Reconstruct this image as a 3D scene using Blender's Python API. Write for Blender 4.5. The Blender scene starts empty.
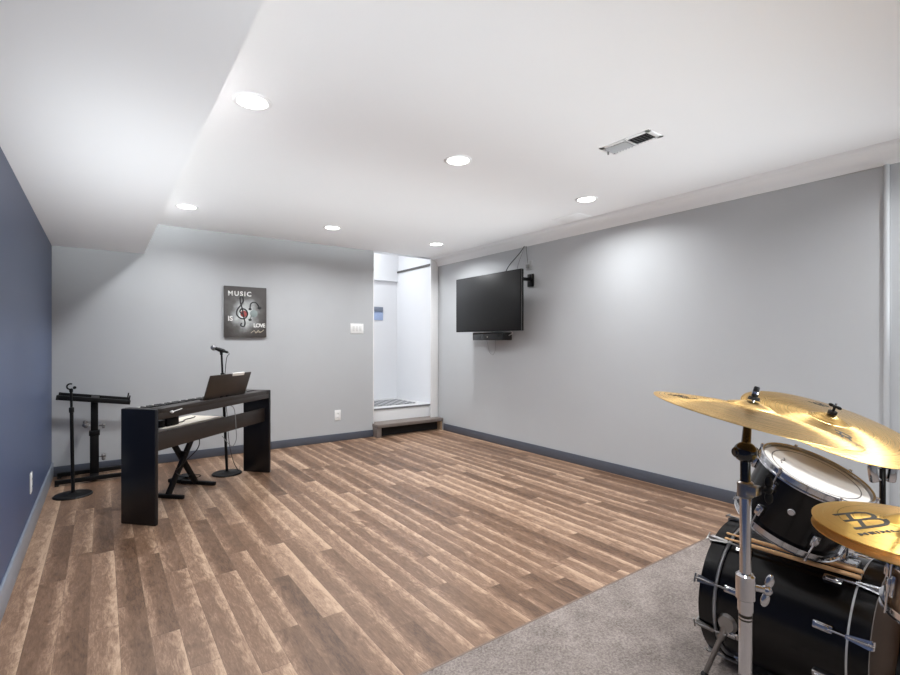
import bpy, bmesh, math, random
from mathutils import Vector, Matrix, Euler
random.seed(7)
sc = bpy.context.scene
COL = sc.collection
PI = math.pi
V = Vector

# ------------------------------------------------------------------ helpers
def lin(r, g, b):
    f = lambda x: (x/255/12.92) if x/255 <= .04045 else ((x/255+.055)/1.055)**2.4
    return (f(r), f(g), f(b), 1)

def mat(name, rgb, rough=.5, metal=0, var=.06, scale=12, bump=0, bscale=200, spec=.5, coat=0, aniso=0):
    m = bpy.data.materials.new(name); m.use_nodes = True
    n = m.node_tree.nodes; l = m.node_tree.links
    b = n['Principled BSDF']
    b.inputs['Roughness'].default_value = rough
    b.inputs['Metallic'].default_value = metal
    b.inputs['Specular IOR Level'].default_value = spec
    b.inputs['Coat Weight'].default_value = coat
    tc = n.new('ShaderNodeTexCoord')
    nz = n.new('ShaderNodeTexNoise'); nz.inputs['Scale'].default_value = scale; nz.inputs['Detail'].default_value = 4
    l.new(tc.outputs['Object'], nz.inputs['Vector'])
    mx = n.new('ShaderNodeMix'); mx.data_type = 'RGBA'
    c = lin(*rgb)
    mx.inputs['A'].default_value = tuple(x*(1-var) for x in c[:3])+(1,)
    mx.inputs['B'].default_value = tuple(min(1, x*(1+var)) for x in c[:3])+(1,)
    l.new(nz.outputs['Fac'], mx.inputs['Factor'])
    l.new(mx.outputs['Result'], b.inputs['Base Color'])
    if bump:
        nb = n.new('ShaderNodeTexNoise'); nb.inputs['Scale'].default_value = bscale; nb.inputs['Detail'].default_value = 3
        l.new(tc.outputs['Object'], nb.inputs['Vector'])
        bp = n.new('ShaderNodeBump'); bp.inputs['Strength'].default_value = bump; bp.inputs['Distance'].default_value = .002
        l.new(nb.outputs['Fac'], bp.inputs['Height']); l.new(bp.outputs['Normal'], b.inputs['Normal'])
    return m

def emit(name, rgb, strength):
    m = bpy.data.materials.new(name); m.use_nodes = True
    b = m.node_tree.nodes['Principled BSDF']
    b.inputs['Base Color'].default_value = lin(*rgb)
    b.inputs['Emission Color'].default_value = lin(*rgb)
    b.inputs['Emission Strength'].default_value = strength
    return m

ROOT = {}      # object name -> matrix of its thing

class MB:
    def __init__(s): s.bm = bmesh.new()
    def _add(s, verts, M):
        if M is not None: bmesh.ops.transform(s.bm, matrix=M, verts=verts)
        return s
    def box(s, lo, hi, bevel=0, M=None, seg=2):
        r = bmesh.ops.create_cube(s.bm, size=1)['verts']
        c = [(a+b)/2 for a, b in zip(lo, hi)]; d = [max(abs(b-a), 1e-5) for a, b in zip(lo, hi)]
        for v in r: v.co = V([v.co[i]*d[i]+c[i] for i in range(3)])
        if bevel:
            es = list({e for v in r for e in v.link_edges})
            q = bmesh.ops.bevel(s.bm, geom=es, offset=bevel, segments=seg, affect='EDGES', profile=.5)
            r = list({v for f in q['faces'] for v in f.verts} | {v for v in r if v.is_valid})
        return s._add(r, M)
    def cyl(s, p0, p1, r0, r1=None, seg=20, bevel=0):
        p0 = V(p0); p1 = V(p1); r1 = r0 if r1 is None else r1
        ax = p1-p0; L = ax.length; q = ax.to_track_quat('Z', 'Y').to_matrix().to_4x4()
        pr = [(0, 0), (r0, 0), (r1, L), (0, L)]
        if bevel: pr = [(0, 0), (r0-bevel, 0), (r0, bevel), (r1, L-bevel), (r1-bevel, L), (0, L)]
        return s.lathe(pr, seg, Matrix.Translation(p0) @ q)
    def lathe(s, prof, seg=48, M=None, closed=False):
        rings = []; new = []
        for r, z in prof:
            if r < 1e-6:
                v = s.bm.verts.new((0, 0, z)); rings.append([v]); new.append(v)
            else:
                rg = [s.bm.verts.new((r*math.cos(2*PI*i/seg), r*math.sin(2*PI*i/seg), z)) for i in range(seg)]
                rings.append(rg); new += rg
        pairs = list(zip(rings, rings[1:])) + ([(rings[-1], rings[0])] if closed else [])
        for a, b in pairs:
            for i in range(seg):
                j = (i+1) % seg
                if len(a) == 1 and len(b) == 1: continue
                if len(a) == 1: f = (a[0], b[i], b[j])
                elif len(b) == 1: f = (a[i], a[j], b[0])
                else: f = (a[i], a[j], b[j], b[i])
                try: s.bm.faces.new(f)
                except ValueError: pass
        return s._add(new, M)
    def tube(s, pts, r, seg=8, smooth=0):
        pts = [V(p) for p in pts]
        if smooth:
            P = []
            n = len(pts)
            for i in range(n-1):
                p0 = pts[max(i-1, 0)]; p1 = pts[i]; p2 = pts[i+1]; p3 = pts[min(i+2, n-1)]
                for k in range(smooth):
                    t = k/smooth
                    P.append(.5*((2*p1)+(p2-p0)*t+(2*p0-5*p1+4*p2-p3)*t*t+(3*p1-p0-3*p2+p3)*t**3))
            P.append(pts[-1]); pts = P
        rings = []; up = V((.123, .456, .88)).normalized()
        for i, p in enumerate(pts):
            d = (pts[min(i+1, len(pts)-1)]-pts[max(i-1, 0)]).normalized()
            a = d.cross(up)
            if a.length < 1e-3: a = d.cross(V((1, 0, 0)))
            a.normalize(); b = d.cross(a)
            up = b if False else up
            rings.append([s.bm.verts.new(p+r*(math.cos(2*PI*k/seg)*a+math.sin(2*PI*k/seg)*b)) for k in range(seg)])
        for a, b in zip(rings, rings[1:]):
            for k in range(seg): s.bm.faces.new((a[k], a[(k+1) % seg], b[(k+1) % seg], b[k]))
        s.bm.faces.new(rings[0]); s.bm.faces.new(rings[-1])
        return s
    def ball(s, c, r, sc_=(1, 1, 1), seg=20, M=None):
        v = bmesh.ops.create_uvsphere(s.bm, u_segments=seg, v_segments=seg//2+2, radius=r)['verts']
        for x in v: x.co = V([x.co[i]*sc_[i]+c[i] for i in range(3)])
        return s._add(v, M)
    def prism(s, poly, ext, M=None):
        # poly: list of 3d points (planar), ext: vector
        a = [s.bm.verts.new(p) for p in poly]; b = [s.bm.verts.new(V(p)+V(ext)) for p in poly]
        s.bm.faces.new(a); s.bm.faces.new(list(reversed(b)))
        n = len(a)
        for i in range(n): s.bm.faces.new((a[i], b[i], b[(i+1) % n], a[(i+1) % n]))
        return s._add(a+b, M)
    def build(s, name, m, parent=None, ang=38, world=True, kind=None, M=None):
        if parent is not None and world:
            s.bm.transform(ROOT[parent.name].inverted())
        bmesh.ops.recalc_face_normals(s.bm, faces=s.bm.faces[:])
        me = bpy.data.meshes.new(name); s.bm.to_mesh(me); s.bm.free()
        me.materials.append(m)
        for p in me.polygons: p.use_smooth = True
        try: me.set_sharp_from_angle(angle=math.radians(ang))
        except Exception: pass
        o = bpy.data.objects.new(name, me); COL.objects.link(o)
        if parent is not None:
            o.parent = parent; ROOT[o.name] = ROOT[parent.name]
        else: ROOT[o.name] = Matrix.Identity(4)
        if kind: o['kind'] = kind
        return o

def tag(o, label, cat, group=None):
    o['label'] = label; o['category'] = cat
    if group: o['group'] = group
    return o

def thing(name, loc, label, cat, rz=0, group=None):
    o = bpy.data.objects.new(name, None); COL.objects.link(o)
    o.empty_display_size = .1
    o.location = loc; o.rotation_euler = (0, 0, rz)
    ROOT[o.name] = Matrix.Translation(loc) @ Matrix.Rotation(rz, 4, 'Z')
    return tag(o, label, cat, group)

def solo(mb, name, m, loc, label, cat, group=None, ang=38):
    # a thing that is one mesh, origin at its base
    mb.bm.transform(Matrix.Translation(-V(loc)))
    o = mb.build(name, m, ang=ang); o.location = loc
    ROOT[o.name] = Matrix.Translation(loc)
    return tag(o, label, cat, group)

def copy_tree(o, parent=None):
    c = o.copy(); COL.objects.link(c)
    if parent is not None: c.parent = parent
    for ch in list(o.children): copy_tree(ch, c)
    return c

def frame(C, n, x=None):
    # matrix at C whose local Z is n
    z = V(n).normalized(); x = V(x) if x else (V((1, 0, 0)) if abs(z.x) < .95 else V((0, 1, 0)))
    y = z.cross(x).normalized(); x = y.cross(z)
    return Matrix(((x.x, y.x, z.x, C[0]), (x.y, y.y, z.y, C[1]), (x.z, y.z, z.z, C[2]), (0, 0, 0, 1)))

def text_bm(txt, size, ext=.0006, bold=0, spacing=1):
    cu = bpy.data.curves.new('t', 'FONT'); cu.body = txt; cu.size = size; cu.extrude = ext; cu.offset = bold
    cu.space_character = spacing; cu.resolution_u = 3
    ob = bpy.data.objects.new('t', cu); COL.objects.link(ob)
    dg = bpy.context.evaluated_depsgraph_get()
    me = bpy.data.meshes.new_from_object(ob.evaluated_get(dg))
    mb = MB(); mb.bm.from_mesh(me)
    bpy.data.objects.remove(ob); bpy.data.curves.remove(cu); bpy.data.meshes.remove(me)
    return mb

# ------------------------------------------------------------------ materials
M_ceil = mat('ceiling_white_paint', (244, 244, 245), .8, var=.01, scale=3, bump=.05, bscale=300)
M_wall = mat('grey_wall_paint', (185, 187, 189), .55, var=.04, scale=2.2, bump=.12, bscale=60)
M_blue = mat('slate_blue_wall_paint', (72, 86, 118), .42, var=.03, scale=3, bump=.1, bscale=80)
M_white = mat('white_trim_paint', (238, 238, 238), .4, var=.01)
M_hall = mat('white_hall_paint', (234, 235, 238), .6, var=.015, scale=2)
M_base = mat('dark_slate_trim_paint', (80, 84, 94), .45, var=.05)
M_base_l = mat('blue_grey_trim', (138, 146, 158), .35, var=.05)  # left baseboard, coloured lighter than the other baseboards
M_black = mat('black_powder_coat', (12, 12, 13), .5, var=.15, spec=.25)
M_blackgloss = mat('black_gloss', (9, 9, 11), .12, var=.1, coat=.3)
M_plate = mat('white_plastic', (240, 240, 238), .35, var=.01)
M_slot = mat('dark_slot', (60, 60, 60), .6)
M_chrome = mat('chrome', (205, 205, 208), .14, 1, var=.04)
M_dchrome = mat('dull_chrome', (150, 148, 146), .3, 1, var=.06)
M_piano = mat('dark_brown_black_laminate', (40, 33, 29), .42, var=.12, scale=30)
M_pianoside = mat('blue_reflection_laminate', (17, 17, 21), .3, var=.1)  # blue wall's reflection put into the side panel colour
M_rest = mat('brown_black_plastic', (50, 42, 36), .42, var=.06)
M_cream = mat('cream_vinyl', (240, 230, 214), .45, var=.02, bump=.1, bscale=150)
M_rubber = mat('black_rubber', (20, 20, 20), .8, var=.2)
M_cable = mat('black_cable', (24, 24, 24), .5, var=.1)
M_gcable = mat('grey_cable', (120, 120, 120), .5, var=.1)
M_shell = mat('black_drum_wrap', (9, 7, 7), .2, var=.15, spec=.35)
M_head = mat('coated_white_drumhead', (222, 218, 212), .5, var=.03, scale=40, bump=.05, bscale=400)
M_batter = mat('amber_clear_drumhead', (60, 40, 24), .55, var=.2, scale=8, spec=.15)
M_reso = mat('black_front_drumhead', (18, 18, 18), .3, var=.1)
M_hoopsteel = mat('grey_steel_edge', (205, 205, 205), .35, .3, var=.05)
M_wood = mat('hickory', (232, 182, 128), .45, var=.12, scale=25)
M_ink = mat('black_ink', (34, 27, 14), .5, var=.1)
M_snare = mat('brown_snare_wrap', (104, 78, 54), .22, var=.15, scale=15, coat=.4)
M_step = mat('brown_grey_step_board', (120, 110, 104), .55, var=.18, scale=18)
M_recess_shade = mat('recess_shade', (22, 19, 18), .8, var=.2)  # near-black that stands in for shade inside open recesses
M_screen = mat('tv_screen', (22, 22, 23), .42, var=.05, spec=.35)
M_mat = None

def cymbal_mat(name, rgb, rough=.3):
    m = mat(name, rgb, rough, 1, var=.05, scale=20)
    n = m.node_tree.nodes; l = m.node_tree.links; b = n['Principled BSDF']
    b.inputs['Anisotropic'].default_value = .85
    tg = n.new('ShaderNodeTangent'); tg.direction_type = 'RADIAL'; tg.axis = 'Z'
    l.new(tg.outputs['Tangent'], b.inputs['Tangent'])
    tc = n.new('ShaderNodeTexCoord'); ln = n.new('ShaderNodeVectorMath'); ln.operation = 'LENGTH'
    fl = n.new('ShaderNodeVectorMath'); fl.operation = 'MULTIPLY'; fl.inputs[1].default_value = (1, 1, 0)
    l.new(tc.outputs['Object'], fl.inputs[0]); l.new(fl.outputs['Vector'], ln.inputs[0])
    mu = n.new('ShaderNodeMath'); mu.operation = 'MULTIPLY'; mu.inputs[1].default_value = 260
    l.new(ln.outputs['Value'], mu.inputs[0])
    nz = n.new('ShaderNodeTexNoise'); nz.noise_dimensions = '1D'; nz.inputs['Scale'].default_value = 1; nz.inputs['Detail'].default_value = 3
    l.new(mu.outputs[0], nz.inputs['W'])
    bp = n.new('ShaderNodeBump'); bp.inputs['Strength'].default_value = .25; bp.inputs['Distance'].default_value = .0006
    l.new(nz.outputs['Fac'], bp.inputs['Height']); l.new(bp.outputs['Normal'], b.inputs['Normal'])
    rr = n.new('ShaderNodeMapRange'); rr.inputs['To Min'].default_value = rough-.05; rr.inputs['To Max'].default_value = rough+.12
    l.new(nz.outputs['Fac'], rr.inputs['Value']); l.new(rr.outputs['Result'], b.inputs['Roughness'])
    return m
M_gold = cymbal_mat('brass_cymbal', (226, 186, 116), .25)
M_gold2 = cymbal_mat('yellow_brass_cymbal', (232, 188, 98), .27)

def plank_mat():
    m = bpy.data.materials.new('wood_strip_floor'); m.use_nodes = True
    n = m.node_tree.nodes; l = m.node_tree.links; b = n['Principled BSDF']
    W = .105; Lb = .92
    def math_(op, a, b_=None, c=None):
        x = n.new('ShaderNodeMath'); x.operation = op
        for i, q in enumerate((a, b_, c)):
            if q is None: continue
            if isinstance(q, (int, float)): x.inputs[i].default_value = q
            else: l.new(q, x.inputs[i])
        return x.outputs[0]
    tc = n.new('ShaderNodeTexCoord'); sp = n.new('ShaderNodeSeparateXYZ'); l.new(tc.outputs['Object'], sp.inputs[0])
    xs = math_('DIVIDE', math_('ADD', sp.outputs['X'], .047), W)
    row = math_('FLOOR', xs); fx = math_('FRACT', xs)
    wn = n.new('ShaderNodeTexWhiteNoise'); wn.noise_dimensions = '1D'; l.new(row, wn.inputs['W'])
    ys = math_('ADD', math_('DIVIDE', sp.outputs['Y'], Lb), math_('MULTIPLY', wn.outputs['Value'], 7.3))
    idx = math_('FLOOR', ys); fy = math_('FRACT', ys)
    cb = n.new('ShaderNodeCombineXYZ'); l.new(row, cb.inputs[0]); l.new(idx, cb.inputs[1])
    w2 = n.new('ShaderNodeTexWhiteNoise'); w2.noise_dimensions = '3D'; l.new(cb.outputs[0], w2.inputs['Vector'])
    # grain coordinates
    cg = n.new('ShaderNodeCombineXYZ')
    l.new(math_('MULTIPLY', sp.outputs['X'], 1.0), cg.inputs[0]); l.new(math_('MULTIPLY', sp.outputs['Y'], .13), cg.inputs[1])
    l.new(math_('MULTIPLY', w2.outputs['Value'], 40), cg.inputs[2])
    g1 = n.new('ShaderNodeTexNoise'); g1.inputs['Scale'].default_value = 150; g1.inputs['Detail'].default_value = 7; g1.inputs['Distortion'].default_value = .8
    g1.inputs['Roughness'].default_value = .78
    l.new(cg.outputs[0], g1.inputs['Vector'])
    cg2 = n.new('ShaderNodeCombineXYZ')
    l.new(math_('MULTIPLY', sp.outputs['X'], 1.0), cg2.inputs[0]); l.new(math_('MULTIPLY', sp.outputs['Y'], .28), cg2.inputs[1])
    l.new(math_('MULTIPLY', w2.outputs['Value'], 90), cg2.inputs[2])
    g2 = n.new('ShaderNodeTexNoise'); g2.inputs['Scale'].default_value = 20; g2.inputs['Detail'].default_value = 8; g2.inputs['Roughness'].default_value = .68; g2.inputs['Distortion'].default_value = 1.6
    l.new(cg2.outputs[0], g2.inputs['Vector'])
    # sapwood streak along one edge of most strips
    side = math_('GREATER_THAN', w2.outputs['Value'], .35)
    edge = math_('ADD', math_('MULTIPLY', fx, side), math_('MULTIPLY', math_('SUBTRACT', 1.0, fx), math_('SUBTRACT', 1.0, side)))
    sap = n.new('ShaderNodeMapRange'); sap.inputs['From Min'].default_value = .55; sap.inputs['From Max'].default_value = 1.0
    l.new(math_('ADD', edge, math_('MULTIPLY', math_('SUBTRACT', g2.outputs['Fac'], .5), .7)), sap.inputs['Value'])
    tone = math_('ADD', math_('MULTIPLY', w2.outputs['Value'], .37),
                 math_('ADD', math_('MULTIPLY', g1.outputs['Fac'], .85), math_('MULTIPLY', g2.outputs['Fac'], .55)))
    tone = math_('ADD', math_('SUBTRACT', math_('MULTIPLY', tone, 1.3), .68), math_('MULTIPLY', sap.outputs['Result'], .34))
    cr = n.new('ShaderNodeValToRGB'); e = cr.color_ramp.elements
    e[0].position = .12; e[0].color = lin(84, 62, 47)
    e[1].position = .95; e[1].color = lin(188, 159, 133)
    for p, c in ((.34, (110, 84, 65)), (.55, (129, 101, 81)), (.75, (157, 128, 105))):
        q = e.new(p); q.color = lin(*c)
    l.new(tone, cr.inputs['Fac'])
    # joints
    jx = math_('LESS_THAN', fx, .018); jy = math_('LESS_THAN', fy, .0035)
    j = math_('MAXIMUM', jx, jy)
    mx = n.new('ShaderNodeMix'); mx.data_type = 'RGBA'
    l.new(math_('MULTIPLY', j, .45), mx.inputs['Factor']); l.new(cr.outputs['Color'], mx.inputs['A'])
    mx.inputs['B'].default_value = lin(78, 58, 46)
    l.new(mx.outputs['Result'], b.inputs['Base Color'])
    b.inputs['Roughness'].default_value = .42
    b.inputs['Specular IOR Level'].default_value = .4
    bp = n.new('ShaderNodeBump'); bp.inputs['Strength'].default_value = .12; bp.inputs['Distance'].default_value = .002
    l.new(math_('SUBTRACT', g1.outputs['Fac'], math_('MULTIPLY', j, 1.5)), bp.inputs['Height'])
    l.new(bp.outputs['Normal'], b.inputs['Normal'])
    return m
M_floor = plank_mat()

def carpet_mat():
    m = mat('greige_carpet', (172, 160, 153), .95, var=.0, bump=.9, bscale=420, spec=.1)
    n = m.node_tree.nodes; l = m.node_tree.links; b = n['Principled BSDF']
    tc = n.new('ShaderNodeTexCoord')
    a = n.new('ShaderNodeTexNoise'); a.inputs['Scale'].default_value = 130; a.inputs['Detail'].default_value = 5; a.inputs['Roughness'].default_value = .7
    c = n.new('ShaderNodeTexNoise'); c.inputs['Scale'].default_value = 7; c.inputs['Detail'].default_value = 3
    for q in (a, c): l.new(tc.outputs['Object'], q.inputs['Vector'])
    ad = n.new('ShaderNodeMath'); ad.operation = 'MULTIPLY_ADD'; ad.inputs[1].default_value = .35
    l.new(c.outputs['Fac'], ad.inputs[0]); l.new(a.outputs['Fac'], ad.inputs[2])
    cr = n.new('ShaderNodeValToRGB'); e = cr.color_ramp.elements
    e[0].position = .42; e[0].color = lin(88, 79, 75); e[1].position = .92; e[1].color = lin(172, 161, 154)
    l.new(ad.outputs[0], cr.inputs['Fac']); l.new(cr.outputs['Color'], b.inputs['Base Color'])
    return m
M_carpet = carpet_mat()

# ------------------------------------------------------------------ the room
XL, XR, YB, YF, ZC = -.37, 3.87, 5.66, -3.8, 2.41
SX, SZ = .338, 2.10
OX0, OX1 = 2.852, 3.75          # opening in the back wall
HRX = 3.84
HY = 6.78                       # far wall of the landing
HX0 = 1.6
def S(name, lo, hi, m, bevel=0):
    return MB().box(lo, hi, bevel).build(name, m, kind='structure')
S('floor', (XL-.1, 1.5, -.1), (XR+.1, YB+.12, 0), M_floor)
S('floor_carpet', (XL-.1, YF-.1, -.1), (XR+.1, 1.495, .004), M_carpet)
S('trim_1', (XL, 1.492, -.02), (XR, 1.501, .005), mat('wood_threshold', (120, 100, 86), .5))
S('ceiling', (XL-.1, YF-.1, ZC), (XR+.1, YB+.001, ZC+.1), M_ceil)
S('ceiling_soffit', (XL, YF, SZ), (SX, YB, ZC), M_ceil)
S('wall_left', (XL-.12, YF-.1, 0), (XL, YB+.12, ZC), M_blue)
S('wall_back', (XL, YB, 0), (OX0, YB+.12, ZC), M_wall)
S('wall_right', (XR, YF-.1, 0), (XR+.12, YB+.12, ZC), M_wall)
S('wall_front', (XL, YF-.12, 0), (XR, YF, ZC), M_wall)
S('baseboard_back', (XL, YB-.014, 0), (OX0-.004, YB, .09), M_base, .003)
S('baseboard_right', (XR-.014, YF, 0), (XR, 5.50, .095), M_base, .003)
S('baseboard_left', (XL, YF, 0), (XL+.014, YB-.014, .135), M_base_l, .004)
# crown moulding on the right wall: a cove profile swept along y
prof = [(XR, 2.298), (XR-.012, 2.298), (XR-.016, 2.312)]
for k in range(9):
    a = k/8*PI/2
    prof.append((XR-.02-.068*(1-math.cos(a)), 2.318+.066*math.sin(a)))
prof += [(XR-.096, 2.388), (XR-.104, 2.396), (XR-.108, ZC), (XR, ZC)]
MB().prism([(x, YF, z) for x, z in prof], (0, YB-YF, 0)).build('trim_2', M_white, kind='structure', ang=30)
# white post and jamb round the opening to the landing
S('trim_3', (OX1, YB-.012, 0), (XR, YB+.01, ZC), M_white, .003)
S('trim_4', (OX0, YB-.006, 0), (OX0+.014, YB+.12, ZC), M_white, .002)
# vertical painted pipe cover on the right wall
mb = MB().cyl((XR-.016, .82, .095), (XR-.016, .82, 2.296), .0145, seg=20)
mb.box((XR-.004, .80, .095), (XR, .84, 2.296))
mb.build('trim_5', M_wall, kind='structure')
# landing beyond the opening
S('floor_landing', (HX0, 5.785, .30), (HRX+.02, HY+.1, .337), mat('grey_landing_floor', (205, 205, 206), .5))
S('trim_6', (OX0+.014, 5.765, .318), (HRX, 5.79, .339), mat('grey_metal_nosing', (120, 120, 122), .4), .003)
S('trim_7', (OX0+.002, 5.775, 0), (HRX+.001, 5.80, .32), M_white)

S('wall_hall_right', (HRX, YB+.01, .0), (XR+.12, HY+.1, 2.9), M_hall)
S('trim_8', (HRX-.022, YB+.01, 2.325), (HRX+.01, HY, 2.352), mat('dark_ledge_trim', (86, 84, 82), .5))
S('wall_hall_back', (HX0, HY, .30), (XR+.12, HY+.1, 2.9), M_hall)
S('wall_hall_left', (HX0-.1, YB+.12, .3), (HX0, HY+.1, 2.9), M_hall)
S('wall_hall_front', (HX0, YB+.10, ZC), (XR+.12, YB+.12, 2.9), M_hall)
S('ceiling_hall', (HX0-.1, YB+.10, 2.9), (XR+.12, HY+.1, 3.0), M_ceil)
S('trim_9', (HX0, HY-.05, 2.19), (HRX, HY, 2.9), M_hall)

# ------------------------------------------------------------------ ceiling fittings
M_led = emit('led_diffuser', (255, 250, 244), 9)
LS = [((.602, 2.50), 'recessed ceiling light next to the soffit, largest and nearest one in view'),
      ((1.885, 2.52), 'recessed ceiling light in the middle of the ceiling, left of the vent'),
      ((3.26, 2.58), 'recessed ceiling light near the crown moulding, above and right of the television'),
      ((.603, 4.77), 'recessed ceiling light tucked beside the soffit near the grey back wall'),
      ((1.934, 4.76), 'recessed ceiling light in front of the back wall, right of the music poster'),
      ((3.275, 4.82), 'small looking recessed ceiling light in front of the white opening'),
      ((.602, .25), 'recessed ceiling light beside the soffit over the camera end of the room'),
      ((1.885, .25), 'recessed ceiling light over the carpet left of the drum kit'),
      ((3.26, .25), 'recessed ceiling light over the carpet behind the drum kit'),
      ((.602, -1.7), 'recessed ceiling light beside the soffit at the rear of the carpet'),
      ((1.885, -1.7), 'recessed ceiling light in the middle of the rear carpet area'),
      ((3.26, -1.7), 'recessed ceiling light by the right wall at the rear of the carpet')]
proto = thing('recessed_light', (LS[0][0][0], LS[0][0][1], ZC), LS[0][1], 'ceiling light', 0, 'recessed lights in the ceiling')
x, y = LS[0][0]
MB().lathe([(.070, -.004), (.076, -.0075), (.086, -.006), (.092, 0), (.070, 0)], 40, Matrix.Translation((x, y, ZC)), closed=True).build('trim_ring', M_white, proto)
MB().lathe([(0, -.005), (.070, -.004), (.070, 0), (0, 0)], 40, Matrix.Translation((x, y, ZC))).build('diffuser', M_led, proto)
for i, ((x, y), lab) in enumerate(LS):
    if i:
        o = copy_tree(proto); o.location = (x, y, ZC); o['label'] = lab
    ld = bpy.data.lights.new('downlight', 'AREA'); ld.shape = 'DISK'; ld.size = .13
    ld.energy = 13.5; ld.color = (.95, .975, 1); ld.spread = math.radians(152)
    lo = bpy.data.objects.new('downlight', ld); COL.objects.link(lo); lo.location = (x, y, ZC-.009)
# landing light, out of sight above
ld = bpy.data.lights.new('landing_light', 'AREA'); ld.shape = 'DISK'; ld.size = .25; ld.energy = 17; ld.color = (.95, .98, 1)
lo = bpy.data.objects.new('landing_light', ld); COL.objects.link(lo); lo.location = (2.75, 6.2, 2.85)

# added unseen flash lights behind the camera, to brighten the ceiling
def fill(loc, aim, e, sx, sy):
    ld = bpy.data.lights.new('bounce_fill', 'AREA'); ld.shape = 'RECTANGLE'; ld.size = sx; ld.size_y = sy; ld.energy = e; ld.color = (.93, .97, 1)
    lo = bpy.data.objects.new('bounce_fill', ld); COL.objects.link(lo); lo.location = loc
    lo.rotation_euler = (V(aim)-V(loc)).to_track_quat('-Z', 'Y').to_euler()
def strip(elev, spread, e, x=1.75, w_=4.0):
    # added strip light, unseen behind the camera, aimed up at the ceiling
    ld = bpy.data.lights.new('ceiling_fill_strip', 'AREA'); ld.shape = 'RECTANGLE'; ld.size = w_; ld.size_y = .25; ld.energy = e; ld.color = (.90, .965, 1)
    ld.spread = math.radians(spread)
    lo = bpy.data.objects.new('ceiling_fill_strip', ld); COL.objects.link(lo); lo.location = (x, -2.2, .45)
    lo.rotation_euler = (PI/2+math.radians(elev), 0, 0)
strip(17.5, 11, 10)
strip(26, 24, 11.5)
strip(42, 70, 5)
strip(16, 17, 2.5, .0, .7)

# ceiling vent
vt = thing('ceiling_vent', (2.547, 1.69, ZC), 'white ceiling register with dark louvres and a small lever', 'vent')
X0, X1, Y0, Y1 = 2.472, 2.622, 1.53, 1.86
mb = MB()
for lo, hi in (((X0, Y0, ZC-.005), (X0+.025, Y1, ZC)), ((X1-.025, Y0, ZC-.005), (X1, Y1, ZC)),
               ((X0, Y0, ZC-.005), (X1, Y0+.03, ZC)), ((X0, Y1-.03, ZC-.005), (X1, Y1, ZC)),
               ((X0, 1.685, ZC-.005), (X1, 1.697, ZC))): mb.box(lo, hi, .001)
mb.build('frame', M_white, vt)
MB().box((X0+.02, Y0+.025, ZC-.002), (X1-.02, Y1-.025, ZC)).build('duct_shade', M_recess_shade, vt)  # dark sheet painted in place of the duct's shade
mb = MB()
for k in range(7):
    yy = Y0+.04+k*.0215
    mb.box((-.05, -.0005, -.008), (.05, .0005, .008), M=Matrix.Translation((2.547, yy, ZC-.006)) @ Matrix.Rotation(math.radians(-52), 4, 'X'))
mb.build('louvres', mat('louvre_grey', (120, 120, 122), .5), vt)
mb = MB()
for k in range(7):
    yy = 1.707+k*.0205
    mb.box((-.05, -.0005, -.012), (.05, .0005, .012), M=Matrix.Translation((2.547, yy, ZC-.006)) @ Matrix.Rotation(math.radians(62), 4, 'X'))
mb.build('louvres', mat('pale_grey_louvre', (168, 168, 170), .6), vt)
MB().box((2.535, 1.838, ZC-.03), (2.541, 1.848, ZC-.004), .001).build('lever', mat('grey_lever', (150, 150, 150), .5), vt)
# access panel
solo(MB().box((3.53, 2.90, ZC-.003), (3.755, 3.20, ZC+.001), .002), 'access_panel', M_ceil, (3.64, 3.05, ZC),
     'faint white square access panel in the ceiling beside the crown moulding', 'access panel')

# ------------------------------------------------------------------ step, mat, sign
st = thing('entry_step', (3.35, 5.6, 0), 'low brown-grey wooden box step below the white opening', 'step')
MB().box((2.845, 5.515, .125), (3.862, 5.775, .168), .004).build('tread', M_step, st)
MB().box((2.848, 5.53, 0), (2.91, 5.775, .125), .003).build('side_panel', M_step, st)
MB().box((3.835, 5.53, 0), (3.858, 5.775, .125), .003).build('side_panel', mat('tan_step_side', (176, 150, 122), .5), st)
MB().box((2.91, 5.62, 0), (3.835, 5.64, .125)).build('shade_board', M_recess_shade, st)  # near-black board painted as the shade under the open tread
M_mat = mat('grey_rug', (138, 139, 141), .95, var=.0, bump=.6, bscale=300)
n = M_mat.node_tree.nodes; l = M_mat.node_tree.links
tc = n.new('ShaderNodeTexCoord'); wv = n.new('ShaderNodeTexChecker'); wv.inputs['Scale'].default_value = 14
wv.inputs['Color1'].default_value = lin(112, 113, 116); wv.inputs['Color2'].default_value = lin(164, 164, 166)
l.new(tc.outputs['Object'], wv.inputs['Vector']); l.new(wv.outputs['Color'], n['Principled BSDF'].inputs['Base Color'])
solo(MB().box((2.95, 5.98, .337), (3.70, 6.52, .349), .004), 'door_mat', M_mat, (3.3, 6.2, .337),
     'grey patterned mat lying on the landing above the step', 'mat')
sg = thing('wall_sign', (3.50, HY, 1.57), 'small pale blue panel with a grey top bar on the white landing wall', 'sign')
MB().box((3.39, HY-.012, 1.57), (3.588, HY, 1.705), .003).build('panel', mat('pale_blue', (168, 186, 222), .6, var=.12, scale=40), sg)
MB().box((3.39, HY-.03, 1.705), (3.58, HY, 1.775), .004).build('top_bar', mat('blue_grey_bar', (122, 130, 146), .5), sg)

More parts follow.
